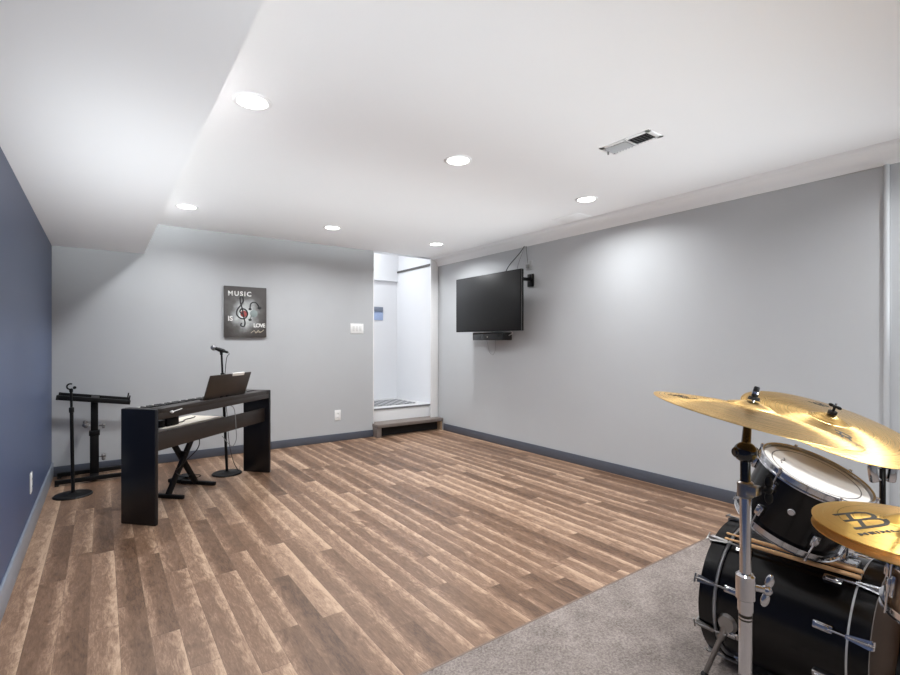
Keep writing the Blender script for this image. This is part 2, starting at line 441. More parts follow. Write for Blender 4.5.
# ------------------------------------------------------------------ wall plates
def outlet(name_label, c, axis):
    # axis 'y': on the back wall facing -y ; 'x': on the left wall facing +x
    t = thing('wall_outlet', c, name_label, 'outlet')
    def bx(w0, h0, w1, h1, d0, d1, bv=0):
        if axis == 'y': return ((c[0]+w0, c[1]-d1, c[2]+h0), (c[0]+w1, c[1]-d0, c[2]+h1), bv)
        return ((c[0]+d0, c[1]+w0, c[2]+h0), (c[0]+d1, c[1]+w1, c[2]+h1), bv)
    MB().box(*bx(-.04, -.064, .04, .064, 0, .006, .0025)).build('cover_plate', M_plate, t)
    for s in (-1, 1):
        r = MB().box(*bx(-.017, s*.024-.016, .017, s*.024+.016, .004, .008, .003)).build('receptacle', M_plate, t)
        mb = MB()
        for q in (-.007, .007): mb.box(*bx(q-.0015, s*.024-.006, q+.0015, s*.024+.006, .006, .0085))
        mb.build('slot', M_slot, r)
    return t
outlet('white duplex outlet low on the grey back wall', (2.368, YB, .32), 'y')
outlet('white duplex outlet low on the slate blue left wall', (XL, 4.06, .325), 'x')
sw = thing('light_switch', (2.627, YB, 1.397), 'white three-gang switch plate on the back wall beside the opening', 'light switch')
MB().box((2.537, YB-.006, 1.335), (2.717, YB, 1.46), .0025).build('cover_plate', M_plate, sw)
for k in (-1, 0, 1):
    MB().box((2.627+k*.046-.016, YB-.010, 1.365), (2.627+k*.046+.016, YB-.004, 1.43), .003).build('rocker', mat('switch_rocker', (222, 222, 220), .35), sw)

# ------------------------------------------------------------------ poster
PX0, PX1, PZ0, PZ1 = 1.067, 1.507, 1.28, 1.834
po = thing('wall_poster', ((PX0+PX1)/2, YB, PZ0), 'grey canvas poster reading MUSIC IS LOVE with a treble clef', 'poster')
mp = mat('poster_print', (96, 96, 98), .6, var=.2)
n = mp.node_tree.nodes; l = mp.node_tree.links
tc = n.new('ShaderNodeTexCoord'); mpp = n.new('ShaderNodeMapping'); l.new(tc.outputs['Object'], mpp.inputs['Vector'])
pcx, pcz = PX0+.46*(PX1-PX0), PZ0+.45*(PZ1-PZ0)
mpp.inputs['Location'].default_value = (-(pcx-(PX0+PX1)/2)*3.1, 0, -(pcz-PZ0)*2.6); mpp.inputs['Scale'].default_value = (3.1, 0, 2.6)
ln = n.new('ShaderNodeVectorMath'); ln.operation = 'LENGTH'; l.new(mpp.outputs['Vector'], ln.inputs[0])
nz = n.new('ShaderNodeTexNoise'); nz.inputs['Scale'].default_value = 11; nz.inputs['Detail'].default_value = 6; l.new(tc.outputs['Object'], nz.inputs['Vector'])
ma = n.new('ShaderNodeMath'); ma.operation = 'MULTIPLY_ADD'; ma.inputs[1].default_value = .55; l.new(nz.outputs['Fac'], ma.inputs[0]); l.new(ln.outputs['Value'], ma.inputs[2])
cr = n.new('ShaderNodeValToRGB'); e = cr.color_ramp.elements
e[0].position = .42; e[0].color = lin(216, 222, 220); e[1].position = 1.0; e[1].color = lin(72, 68, 66)
q = e.new(.62); q.color = lin(150, 152, 152); q = e.new(.78); q.color = lin(96, 94, 92)
l.new(ma.outputs[0], cr.inputs['Fac']); l.new(cr.outputs['Color'], n['Principled BSDF'].inputs['Base Color'])
MB().box((PX0, YB-.03, PZ0), (PX1, YB, PZ1), .002).build('canvas', mp, po)
yf = YB-.0302
def ptext(t, fx, fz, size, name, m, bold=.002, spacing=1.0, rot=0):
    mb = text_bm(t, size, .0005, bold, spacing)
    Mx = Matrix.Translation((PX0+fx*(PX1-PX0), yf, PZ1-fz*(PZ1-PZ0))) @ Matrix.Rotation(rot, 4, 'Y') @ Matrix.Rotation(PI/2, 4, 'X')
    mb.bm.transform(Mx); return mb.build(name, m, po)
M_lett = mat('white_lettering', (226, 226, 222), .6, var=.12, scale=60)
ptext('MUSIC', .08, .185, .07, 'lettering', M_lett, .002, 1.28)
ptext('IS', .08, .68, .072, 'lettering', M_lett, .002)
ptext('LOVE', .68, .80, .06, 'lettering', M_lett, .0018, .80)
def pp(fx, fz, d=.0): return (PX0+fx*(PX1-PX0), yf-d, PZ1-fz*(PZ1-PZ0))
M_clef = mat('charcoal_print', (52, 52, 54), .5)
MB().tube([pp(*q) for q in ((.42, .54), (.36, .5), (.4, .44), (.5, .46), (.54, .54), (.49, .62), (.38, .63), (.29, .56), (.3, .46), (.39, .36), (.44, .28), (.42, .2), (.37, .21), (.37, .3), (.41, .42), (.45, .6), (.48, .72), (.45, .79), (.38, .77), (.4, .72))],
          .0075, 8, 5).build('treble_clef', M_clef, po)
MB().lathe([(0, .0012), (.034, .001), (.036, 0), (0, 0)], 28, Matrix.Translation(pp(.45, .54)) @ Matrix.Rotation(PI/2, 4, 'X')).build('red_disc', mat('red_print', (158, 74, 70), .6, var=.3, scale=60), po)
M_note = mat('dark_print', (40, 42, 44), .6)
MB().tube([pp(*q) for q in ((.60, .44), (.62, .33), (.72, .3), (.80, .36), (.83, .42))], .006, 8, 4).ball(pp(.60, .44), .014, (1.2, .2, .9)).ball(pp(.83, .41), .017, (1.3, .2, .9)).build('music_note', M_note, po)
MB().ball(pp(.60, .655), .014, (1.3, .2, .9)).tube([pp(.6, .655), pp(.63, .57)], .003, 6).build('music_note', M_note, po)
MB().lathe([(0, .001), (.038, .0008), (.04, 0), (0, 0)], 28, Matrix.Translation(pp(.69, .53)) @ Matrix.Rotation(PI/2, 4, 'X')).build('drum_print', mat('grey_print', (140, 152, 150), .6, var=.2, scale=50), po)
MB().tube([pp(*q) for q in ((.62, .92), (.7, .87), (.74, .92), (.8, .86), (.84, .91), (.93, .85), (.87, .89), (.72, .90))], .0028, 6, 5).build('scribble', mat('tan_print', (186, 176, 156), .6), po)

# ------------------------------------------------------------------ television on the right wall
tv = thing('television', (3.72, 4.25, 1.34), 'black flat television on an arm mount, high on the right wall', 'television')
MB().box((3.585, 3.685, 1.347), (3.625, 4.835, 2.003), .004).build('casing', M_black, tv)
MB().box((3.625, 3.85, 1.40), (3.66, 4.67, 1.86), .012).build('rear_housing', M_black, tv)
MB().box((3.582, 3.697, 1.365), (3.587, 4.823, 1.991), .001).build('screen', M_screen, tv)
MB().box((3.590, 3.6835, 1.349), (3.594, 3.6865, 2.001)).build('edge_strip', M_dchrome, tv)
MB().box((3.625, 3.80, 1.90), (3.86, 3.835, 1.935), .004).build('bracket_arm', M_black, tv)
MB().box((3.852, 3.77, 1.84), (3.866, 3.86, 1.98), .003).build('wall_plate', M_black, tv)
MB().cyl((3.83, 3.80, 1.93), (3.79, 3.755, 1.955), .010, seg=12).build('tilt_lever', M_black, tv)
pl = thing('cable_plate', (3.87, 3.83, 2.0), 'small grey wall plate with plugs behind the top right edge of the television', 'wall plate')
MB().box((3.858, 3.80, 2.03), (3.87, 3.90, 2.13), .003).build('plate', mat('light_grey_plate', (176, 176, 176), .5), pl)
MB().box((3.835, 3.835, 2.05), (3.86, 3.87, 2.09), .004).build('plug', mat('grey_plug', (130, 130, 130), .5), pl)
sb = thing('soundbar', (3.72, 4.3, 1.235), 'short black soundbar mounted directly under the television', 'soundbar')
MB().box((3.66, 4.05, 1.246), (3.80, 4.60, 1.336), .006).build('body', M_blackgloss, sb)
MB().cyl((3.661, 4.32, 1.285), (3.656, 4.32, 1.285), .008, seg=16).build('indicator', M_dchrome, sb)
MB().box((3.80, 4.15, 1.26), (3.868, 4.45, 1.31), .003).build('wall_bracket', M_black, sb)
def cable(pts, r, m, label, cat='cable', name='power_cable', sm=6):
    return solo(MB().tube(pts, r, 8, sm), name, m, pts[0], label, cat)
cable([(3.845, 3.90, 2.30), (3.80, 3.93, 2.22), (3.70, 3.97, 2.10), (3.66, 3.99, 2.03), (3.645, 4.0, 1.99), (3.642, 4.0, 1.95)], .005, M_cable, 'black cable slanting from the crown moulding down to the television top')
cable([(3.858, 3.885, 2.30), (3.862, 3.875, 2.2), (3.862, 3.865, 2.12), (3.866, 3.86, 2.085)], .006, M_gcable, 'grey cable running straight from the crown moulding to the wall plate')
cable([(3.852, 3.895, 2.30), (3.78, 3.895, 2.16), (3.72, 3.88, 2.05), (3.69, 3.86, 1.955)], .0035, M_gcable, 'thin grey cable hanging from the crown moulding behind the television corner')
cable([(3.665, 4.02, 1.41), (3.70, 3.98, 1.36), (3.72, 3.96, 1.325), (3.75, 4.05, 1.30), (3.80, 4.1, 1.285)], .006, mat('white_cable', (222, 222, 222), .5), 'white cable loop between the television and the soundbar')
cable([(3.84, 4.55, 1.26), (3.862, 4.54, 1.16), (3.864, 4.52, 1.10), (3.864, 4.46, 1.07), (3.864, 4.42, 1.12), (3.855, 4.40, 1.265)], .0016, M_gcable, 'thin cable loop dangling below the soundbar against the wall')

# ------------------------------------------------------------------ digital piano
RZ = math.atan2(.682, .732)
P = thing('digital_piano', (.286, 3.733, 0), 'dark brown digital piano on slab legs seen from behind, with music rest', 'piano', RZ)
PM = ROOT[P.name]
def plocal(mb, name, m, parent=None, **k): return mb.build(name, m, parent or P, world=False, **k)
plocal(MB().box((0, 0, 0), (.03, .272, .775), .008, seg=3), 'side_panel', M_pianoside)
plocal(MB().box((1.343, 0, 0), (1.373, .272, .775), .008, seg=3), 'side_panel', M_pianoside)
kb = MB().box((.03, .002, .700), (1.343, .27, .745), .004)
kb.box((.03, .002, .74), (1.343, .10, .776), .006).box((.03, .002, .74), (.07, .27, .776), .004).box((1.30, .002, .74), (1.343, .27, .776), .004)
body = plocal(kb, 'keyboard_body', M_piano)
mb = MB()
kw = 1.225/52
for k in range(52): mb.box((.0735+k*kw+.0006, .112, .744), (.0735+(k+1)*kw-.0006, .262, .768), .0012, seg=1)
plocal(mb, 'white_keys', mat('ivory_keys', (240, 238, 230), .3, var=.01))
mb = MB()
pat = [1, 0, 1, 1, 0, 1, 1]        # A# . C# D# . F# G#
for k in range(51):
    if pat[k % 7]: mb.box((.0735+(k+1)*kw-.006, .112, .766), (.0735+(k+1)*kw+.006, .205, .779), .0015, seg=1)
plocal(mb, 'black_keys', M_blackgloss)
plocal(MB().box((.03, .045, .482), (1.343, .062, .606), .002), 'modesty_panel', M_piano)
# music rest leaning back
Mr = Matrix.Translation((0, .035, .776)) @ Matrix.Rotation(math.radians(18), 4, 'X')
rest = plocal(MB().box((.50, -.004, .0), (1.02, .004, .200), .003, M=Mr).box((.50, .0, .0), (.99, .03, .012), .002, M=Matrix.Translation((0, .035, .776))), 'music_rest', M_rest)
plocal(MB().box((.765, -.0075, .179), (.92, .008, .204), .002, M=Mr), 'page_clip', mat('white_paper_clip', (232, 230, 224), .5), rest)
for x in (.69, .76):
    plocal(MB().box((x, -.008, -.004), (x+.03, .012, .014), .002, M=Mr), 'hinge', M_black, rest)
plocal(MB().ball((.135, -.012, .742), .010).cyl((.135, -.008, .742), (.135, .004, .742), .006).tube([(.14, -.012, .743), (.18, -.014, .748), (.23, -.008, .752)], .003, 6, 4), 'jack_plug', M_plate)

# bench behind the piano (same directions as the piano)
Lv = V((.732, .682, 0)); Dv = V((-.682, .732, 0))
BC = V((.537, 4.505, 0))
bn = thing('piano_bench', BC, 'black X-leg bench with a cream top behind the digital piano', 'bench', RZ)
def bl(mb, name, m, parent=None): return mb.build(name, m, parent or bn, world=False)
bl(MB().box((-.33, -.17, .53), (.30, .17, .575), .012, seg=3), 'seat', M_cream)
for s in (-1, 1):
    y = s*.018
    d = V((.40*s*-1, 0, .56)); ang = math.atan2(d.x, d.z)
    Mx = Matrix.Translation((s*.175, y, .02)) @ Matrix.Rotation(ang*.94, 4, 'Y')
    lg = bl(MB().box((-.02, -.0145, 0), (.02, .0145, .60), .004, M=Mx), 'leg', M_black)
    bl(MB().box((s*.185-.016, -.165, .0), (s*.185+.016, .165, .03), .006), 'foot_bar', M_black)
bl(MB().cyl((0, -.04, .31), (0, .04, .31), .018), 'pivot', M_black)
# small adapter box on the seat and its cable
ab = BC + Lv*(-.205)+Dv*(-.05)
solo(MB().box((-.055, -.035, 0), (.07, .035, .075), .006, M=Matrix.Translation(ab+V((0, 0, .575))) @ Matrix.Rotation(RZ, 4, 'Z')).box((-.03, -.028, .0), (.03, .028, .055), .006, M=Matrix.Translation(ab+V((0, 0, .575))-Lv*.09) @ Matrix.Rotation(RZ, 4, 'Z')),
     'power_adapter', M_black, ab+V((0, 0, .575)), 'small black box on the cream bench top behind the piano', 'adapter')
c0 = ab+Lv*.07+V((0, 0, .582))
cable([c0, c0+Lv*.08, c0+Lv*.17+Dv*.05, c0+Lv*.27+Dv*.06, c0+Lv*.33+Dv*.09], .004, M_cable, 'black cable lying across the cream bench top')
# pedal on the floor
pd = thing('sustain_pedal', (.575, 4.86, 0), 'black foot pedal unit on the floor behind the bench legs', 'pedal', RZ)
MB().box((-.10, -.06, 0), (.10, .06, .035), .01).build('housing', M_black, pd, world=False)
MB().box((-.03, -.11, .028), (.03, .03, .045), .006).build('treadle', M_blackgloss, pd, world=False)
def pw(x, y, z): return PM @ V((x, y, z))
cable([pw(.50, .07, .50), pw(.505, .09, .40), pw(.53, .3, .2), V((.70, 4.75, .05)), V((.69, 4.83, .012)), V((.64, 4.88, .02))], .004, M_cable, 'black pedal cable dropping from the piano to the floor')
cable([pw(.805, .02, .70), pw(.83, .0, .66), pw(.845, -.004, .5), pw(.85, -.002, .41), pw(.82, .01, .36), pw(.79, .03, .39), pw(.78, .08, .45)], .003, M_gcable, 'thin grey cable hanging down behind the piano, right of the music rest')

# ------------------------------------------------------------------ microphone stands
def mic_stand(base, top, label, clip):
    b = V(base); t = V(top)
    o = thing('microphone_stand', b, label, 'microphone stand')
    MB().lathe([(0, 0), (.128, 0), (.13, .006), (.122, .014), (.03, .02), (.018, .028), (0, .028)], 44, Matrix.Translation(b)).build('base', M_black, o)
    mid = b.lerp(t, .82)
    MB().cyl(b+V((0, 0, .02)), mid, .0125, seg=16).build('lower_tube', M_black, o)
    MB().cyl(mid, t, .009, seg=14).build('upper_tube', M_black, o)
    MB().cyl(b.lerp(t, .79), b.lerp(t, .84), .017, seg=16, bevel=.003).build('clutch', M_black, o)
    return o
ms1 = mic_stand((-.187, 4.875, 0), (-.200, 4.90, .835), 'black round-base microphone stand with empty clip by the left wall', 0)
mb = MB()
pts = [V((-.2, 4.9, .885))+V((.0, 0, 0))]
arc = [(-.205+.022*math.cos(a), 4.9, .868+.022*math.sin(a)) for a in [math.radians(q) for q in range(60, 330, 30)]]
mb.tube(arc, .006, 8, 3).cyl((-.2, 4.9, .825), (-.2, 4.9, .85), .013, seg=14).ball((-.178, 4.9, .858), .012)
mb.build('clip', M_black, ms1)
ms2 = mic_stand((.942, 4.845, 0), (.903, 4.884, 1.115), 'black round-base microphone stand holding a microphone behind the piano', 1)
a = V((.951, 4.850, 1.127)); bq = V((.827, 4.940, 1.178)); dq = (bq-a).normalized()
MB().tube([a.lerp(bq, .42)-V((0, 0, .014)), V((.903, 4.884, 1.105))], .013, 10).cyl(a.lerp(bq, .25), a.lerp(bq, .58), .0185, .0195, seg=18).build('clip', M_black, ms2)
mc = thing('microphone', a, 'black handheld microphone with grey mesh head on the taller stand', 'microphone')
MB().cyl(a, a.lerp(bq, .74), .011, .017, seg=18, bevel=.002).build('handle', M_black, mc)
hd = a.lerp(bq, .86)
MB().ball((0, 0, 0), .026, (1, 1, 1.1), M=frame(hd, dq)).build('mesh_head', mat('grey_mesh', (128, 128, 130), .4, .7, var=.25, scale=400), mc)
cable([a, a-dq*.012+V((0, 0, -.012)), V((.94, 4.862, 1.06)), V((.925, 4.865, .8)), V((.945, 4.86, .55)), V((.96, 4.85, .3)), V((.99, 4.82, .12)), V((1.05, 4.86, .006)), V((1.1, 5.05, .006))], .003, M_cable,
      'black microphone cable hanging along the stand behind the piano')

# ------------------------------------------------------------------ black column keyboard stand in the left corner
ks = thing('keyboard_stand', (-.055, 5.39, 0), 'black column keyboard stand with tilted top rails in the left corner', 'keyboard stand')
for y in (5.555, 5.255):
    f = MB().box((-.325, y-.016, .014), (.24, y+.016, .05), .004).build('base_bar', M_black, ks)
    for x in (-.31, .225): MB().box((x-.014, y-.017, 0), (x+.014, y+.017, .016), .003).build('rubber_foot', M_rubber, f)
MB().box((-.087, 5.255, .018), (-.023, 5.555, .046), .004).build('cross_bar', M_black, ks)
MB().box((-.088, 5.37, .02), (-.022, 5.42, .40), .004).build('column', M_black, ks)
MB().box((-.082, 5.375, .36), (-.028, 5.415, .71), .003).build('inner_column', M_black, ks)
Mt = Matrix.Translation((-.05, 0, .715)) @ Matrix.Rotation(math.radians(8.6), 4, 'Y')
for y in (5.54, 5.25):
    r = MB().box((-.265, y-.014, -.02), (.262, y+.014, .02), .004, M=Mt).build('top_rail', M_black, ks)
    MB().cyl(Mt @ V((.25, y, .015)), Mt @ V((.25, y, .062)), .006, seg=10).build('stop_peg', M_black, r)
    MB().box((-.268, y-.015, -.021), (-.25, y+.015, .021), .004, M=Mt).build('end_cap', M_rubber, r)
MB().box((-.03, 5.25, -.018), (.03, 5.54, .016), .004, M=Mt).build('top_bracket', M_black, ks)
def knob(c, d, r=.022):
    c = V(c); d = V(d).normalized()
    mb = MB().cyl(c, c+d*.03, .006, seg=10)
    for k in range(3):
        aa = k*2*PI/3+.4; F_ = frame(c+d*.035, d)
        mb.ball(F_ @ V((r*.7*math.cos(aa), r*.7*math.sin(aa), 0)), r*.55, seg=10)
    return mb.ball(c+d*.035, r*.6, seg=12)
knob((-.088, 5.385, .49), (-1, -.3, 0), .032).build('clamp_knob', M_dchrome, ks)
knob((-.022, 5.385, .47), (1, -.2, 0), .022).build('clamp_knob', M_dchrome, ks)
knob((-.022, 5.385, .19), (1, -.3, 0), .028).build('clamp_knob', M_dchrome, ks)
MB().box((-.095, 5.363, .385), (-.015, 5.427, .43), .004).build('collar', M_black, ks)

# ------------------------------------------------------------------ drum kit
def lug(mb, F_, L=.045, w=.011):
    # a drum lug on a local frame: z out of the shell, y along the drum axis
    mb.box((-w, -L/2, 0), (w, L/2, .014), .004, M=F_)
    mb.box((-w*.7, -L/2*.7, .012), (w*.7, L/2*.7, .02), .004, M=F_)
def drum_frame(C, n, ang, r, z):
    # a frame on the shell at angle ang, height z along n from C; local z outward, y along axis
    F_ = frame(C, n); o = V((math.cos(ang), math.sin(ang), 0))
    p = F_ @ (o*r+V((0, 0, z))); R3 = F_.to_3x3()
    out = R3 @ o; ax = R3 @ V((0, 0, 1)); tx = ax.cross(out)
    return Matrix(((tx.x, ax.x, out.x, p.x), (tx.y, ax.y, out.y, p.y), (tx.z, ax.z, out.z, p.z), (0, 0, 0, 1)))

# bass drum, its axis along the room
bd = thing('bass_drum', (2.04, .66, 0), 'black bass drum on its side on the carpet, lowest of the kit', 'drum')
BF = frame((2.04, .42, .256), (0, 1, 0), (1, 0, 0)); BL = .486
bn_ = (0, 1, 0)
shell = MB().lathe([(.238, .03), (.238, BL-.03), (.232, BL-.03), (.232, .03)], 72, BF, closed=True).build('shell', M_shell, bd)
for z0, nm in ((0, 'rear'), (BL-.048, 'front')):
    zi = .05 if nm == 'rear' else -.002
    hp = MB().lathe([(.243, z0), (.255, z0), (.255, z0+.048), (.243, z0+.048)], 72, BF, closed=True).build('hoop', M_shell, bd)
    MB().lathe([(.239, z0+zi-.005), (.2495, z0+zi-.005), (.2495, z0+zi+.005), (.239, z0+zi+.005)], 72, BF, closed=True).build('flange_ring', M_hoopsteel, hp)
    for k in range(10):
        an = math.radians(124+36*k)
        # BF maps local x->X, local y->-Z for this axis: angle measured from +X towards +Z
        o = V((math.cos(an), 0, math.sin(an)))
        if o.z < -.93: continue
        yy = .42+z0; C = V((2.04, 0, .256))+o*.255
        ye = .42-.006 if nm == 'rear' else .42+BL+.006
        yi = .42+.052 if nm == 'rear' else .42+BL-.052
        t_ = V((0, 1, 0)).cross(o)
        M4 = Matrix(((t_.x, 0, o.x, C.x), (t_.y, 1, o.y, 0), (t_.z, 0, o.z, C.z), (0, 0, 0, 1)))
        mb = MB()
        sg_ = 1 if nm == 'front' else -1
        pol = [(-.014, ye, .001), (.014, ye, .001), (.006, yi-sg_*.002, .006), (-.006, yi-sg_*.002, .006)]
        mb.prism(pol, (0, 0, .006), M=M4)
        mb.box((-.013, ye-.004, -.016), (.013, ye+.004, .006), .002, M=M4)
        yl = yi-sg_*.045
        mb.cyl(M4 @ V((0, ye+sg_*.008, .012)), M4 @ V((0, yl, .006)), .0035, seg=10)
        if nm == 'front': mb.cyl(M4 @ V((-.016, ye+sg_*.008, .012)), M4 @ V((.016, ye+sg_*.008, .012)), .0035, seg=8)
        mb.build('tension_claw', M_chrome if nm == 'rear' else M_dchrome, hp)
MB().lathe([(0, .027), (.24, .027), (.24, .031), (0, .031)], 72, BF).build('batter_head', M_batter, bd)
MB().lathe([(0, BL-.031), (.24, BL-.031), (.24, BL-.027), (0, BL-.027)], 72, BF).build('front_head', M_reso, bd)
for yy in (.535, .80):
    for k in range(10):
        an = math.radians(124+36*k)
        if math.sin(an) < -.93: continue
        o = V((math.cos(an), 0, math.sin(an))); C = V((2.04, yy, .256))+o*.237; t_ = V((0, 1, 0)).cross(o)
        mb = MB(); lug(mb, Matrix(((t_.x, 0, o.x, C.x), (0, 1, 0, C.y), (t_.z, 0, o.z, C.z), (0, 0, 0, 1))), .052, .012)
        mb.build('lug', M_chrome, shell)
for s in (-1, 1):
    b0 = V((2.04+s*.238, .812, .222)); ft = V((2.04+s*.262, .880, .012))
    sp = MB().cyl(b0, ft+(b0-ft)*.06, .009, seg=14).cyl(b0-(ft-b0)*.1, b0+(ft-b0)*.28, .013, seg=14).build('spur', M_dchrome, bd)
    MB().lathe([(0, .014), (.026, .012), (.034, 0), (0, 0)], 24, frame(b0, (s, 0, 0))).build('bracket', M_dchrome, sp)
    MB().ball(ft, .013, (1, 1, .95)).build('rubber_tip', M_rubber, sp)

# tom holder on the bass drum
th_ = thing('tom_holder', (1.99, .53, .49), 'chrome post on the bass drum shell that carries the tom', 'drum hardware')
MB().box((1.96, .49, .485), (2.02, .57, .505), .004).cyl((1.99, .53, .5), (1.99, .53, .66), .0125, seg=16).build('post', M_chrome, th_)
MB().box((1.965, .505, .65), (2.015, .555, .69), .006).build('clamp_block', M_chrome, th_)
MB().tube([(1.99, .53, .67), (2.03, .54, .70), (2.035, .555, .73), (2.02, .565, .745)], .006, 10, 4).build('arm', M_chrome, th_)
knob((1.965, .53, .60), (-1, -.3, 0), .016).build('wing_bolt', M_chrome, th_)

# rack tom
TC = V((1.885, .577, .797)); Tn = V((-.032, -.402, .915)).normalized(); TD = .215
TF = frame(TC, Tn)
tm = thing('rack_tom', TC-Tn*TD, 'black tom drum with white head tilted above the bass drum', 'drum')
ts = MB().lathe([(.150, -TD+.012), (.150, -.012), (.145, -.012), (.145, -TD+.012)], 64, TF, closed=True).build('shell', M_shell, tm)
def hoop(z, up, m=M_chrome):
    p = [(.1525, z), (.1565, z), (.1565, z+up*.018), (.1605, z+up*.020), (.1605, z+up*.024), (.1525, z+up*.024)] if False else \
        [(.152, z-.013), (.163, z-.013), (.163, z-.009), (.1565, z-.009), (.1565, z+.009), (.160, z+.011), (.158, z+.014), (.152, z+.012)]
    return [(r, z+(q-z)*up) for r, q in p]
h1 = MB().lathe(hoop(-.006, 1), 64, TF, closed=True).build('hoop', M_chrome, tm)
h2 = MB().lathe(hoop(-TD+.006, -1), 64, TF, closed=True).build('hoop', M_chrome, tm)
hd_ = MB().lathe([(0, -.0025), (.147, -.0025), (.152, -.008), (.152, -.012), (0, -.012)], 64, TF).build('drumhead', M_head, tm)
MB().lathe([(.1235, -.0023), (.1265, -.0023), (.1265, -.0019), (.1235, -.0019)], 64, TF, closed=True).build('ring_line', mat('grey_ring', (96, 92, 90), .6), hd_)
mb = MB().tube([TF @ V(q) for q in ((-.07, .075, -.002), (-.05, .085, -.002), (-.035, .08, -.002), (-.02, .088, -.002))], .002, 6, 4)
mb.build('head_emblem', mat('grey_emblem', (130, 126, 122), .6), hd_)
MB().lathe([(0, -TD+.004), (.147, -TD+.004), (.147, -TD+.008), (0, -TD+.008)], 64, TF).build('bottom_head', M_reso, tm)
for k in range(6):
    an = math.radians(222+60*k)
    for z in (-.062, -TD+.062):
        mb = MB(); lug(mb, drum_frame(TC, Tn, an, .149, z), .036, .011); mb.build('lug', M_chrome, ts)
    for z0, z1, hh in ((.004, -.075, h1), (-TD-.004, -TD+.075, h2)):
        o = V((math.cos(an)*.162, math.sin(an)*.162, 0))
        MB().cyl(TF @ (o+V((0, 0, z0))), TF @ (o+V((0, 0, z1))), .003, seg=8).cyl(TF @ (o+V((0, 0, z0))), TF @ (o+V((0, 0, z0*1.0+(.008 if z0 > 0 else -.008)))), .005, seg=8).build('tension_rod', M_chrome, hh)
MB().lathe([(0, .003), (.009, .0025), (.011, 0), (.004, 0), (.004, .002), (0, .002)], 20, drum_frame(TC, Tn, math.radians(190), .150, -.10)).build('air_vent', M_chrome, ts)
MB().box((-.02, -.03, 0), (.02, .03, .03), .006, M=drum_frame(TC, Tn, math.radians(-30), .148, -.09)).build('mount_bracket', M_chrome, ts)

# cymbals: one lathe each, origin at the rim centre, local z up
def cymbal(R, C, n, bow, bellr, bellh, label, m, xdir=None, th=.0016, name='cymbal', group=None):
    F_ = frame(C, n, xdir)
    def h(r):
        if r < bellr: return bow*(1-(bellr/R)**1.7)+bellh*math.cos(r/bellr*PI/2)**.9
        return bow*(1-(r/R)**1.7)
    top = [(.006, h(.006))]
    N = 34
    top += [(R*k/N, h(R*k/N)) for k in range(1, N+1) if R*k/N > .008]
    prof_ = top+[(r, z-th) for r, z in reversed(top)]
    mb = MB().lathe(prof_, 96, None, closed=True)
    o = mb.build(name, m, ang=60); o.matrix_world = F_
    ROOT[o.name] = F_
    tag(o, label, 'cymbal', group)
    return o, F_, h
def ribbon(mb, pts, w, h, lift=.0007):
    # flat mark on a cymbal: pts are 2d points in the cymbal's own plane
    pts = [V((p[0], p[1])) for p in pts]
    L, Rr = [], []
    for i, p in enumerate(pts):
        d = (pts[min(i+1, len(pts)-1)]-pts[max(i-1, 0)]).normalized(); nn = V((-d.y, d.x))
        for S_, q in ((L, p+nn*w/2), (Rr, p-nn*w/2)):
            S_.append((mb.bm.verts.new((q.x, q.y, h(q.length)+lift)), mb.bm.verts.new((q.x, q.y, h(q.length)-.0002))))
    for i in range(len(pts)-1):
        a, b, c, d = L[i], L[i+1], Rr[i+1], Rr[i]
        mb.bm.faces.new((a[0], b[0], c[0], d[0]))
        mb.bm.faces.new((a[0], a[1], b[1], b[0])); mb.bm.faces.new((d[0], c[0], c[1], d[1]))
    a, d = L[0], Rr[0]; mb.bm.faces.new((a[0], d[0], d[1], a[1]))
    a, d = L[-1], Rr[-1]; mb.bm.faces.new((a[0], a[1], d[1], d[0]))
# emblem strokes in a unit frame: u along the word, v towards the bell
GL = [[(-.02, 1.0), (.45, 1.02), (.78, 1.0), (.97, .90), (.97, .74), (.80, .66), (.20, .62)],
      [(.34, 1.0), (.42, .63)],
      [(.75, .62), (.97, .58), (1.12, .43), (1.10, .22), (.90, .12), (.22, .06)],
      [(.60, .62), (.66, .10)]]
def marks(o, h, org, U, Wd, size, wtxt, word=True):
    # org: lower left of the emblem in the cymbal plane; U, Wd: unit vectors
    U = V(U).normalized(); Wd = V(Wd).normalized(); org = V(org)
    mb = MB()
    for s_ in GL:
        dense = []
        for a, b in zip(s_, s_[1:]):
            for k in range(4): dense.append(V(a).lerp(V(b), k/4))
        dense.append(V(s_[-1]))
        ribbon(mb, [org+U*q.x*size+Wd*q.y*size for q in dense], size*.13, h)
    mb.build('emblem', M_ink, o, world=False)
    if word:
        t = text_bm('MEINL', wtxt, .0004, wtxt*.02, 1.15)
        for v in t.bm.verts:
            q = org+U*(v.co.x+size*.35)+Wd*(v.co.y-wtxt*1.15)
            v.co = V((q.x, q.y, h(q.length)+.0003+v.co.z))
        t.build('lettering', M_ink, o, world=False)

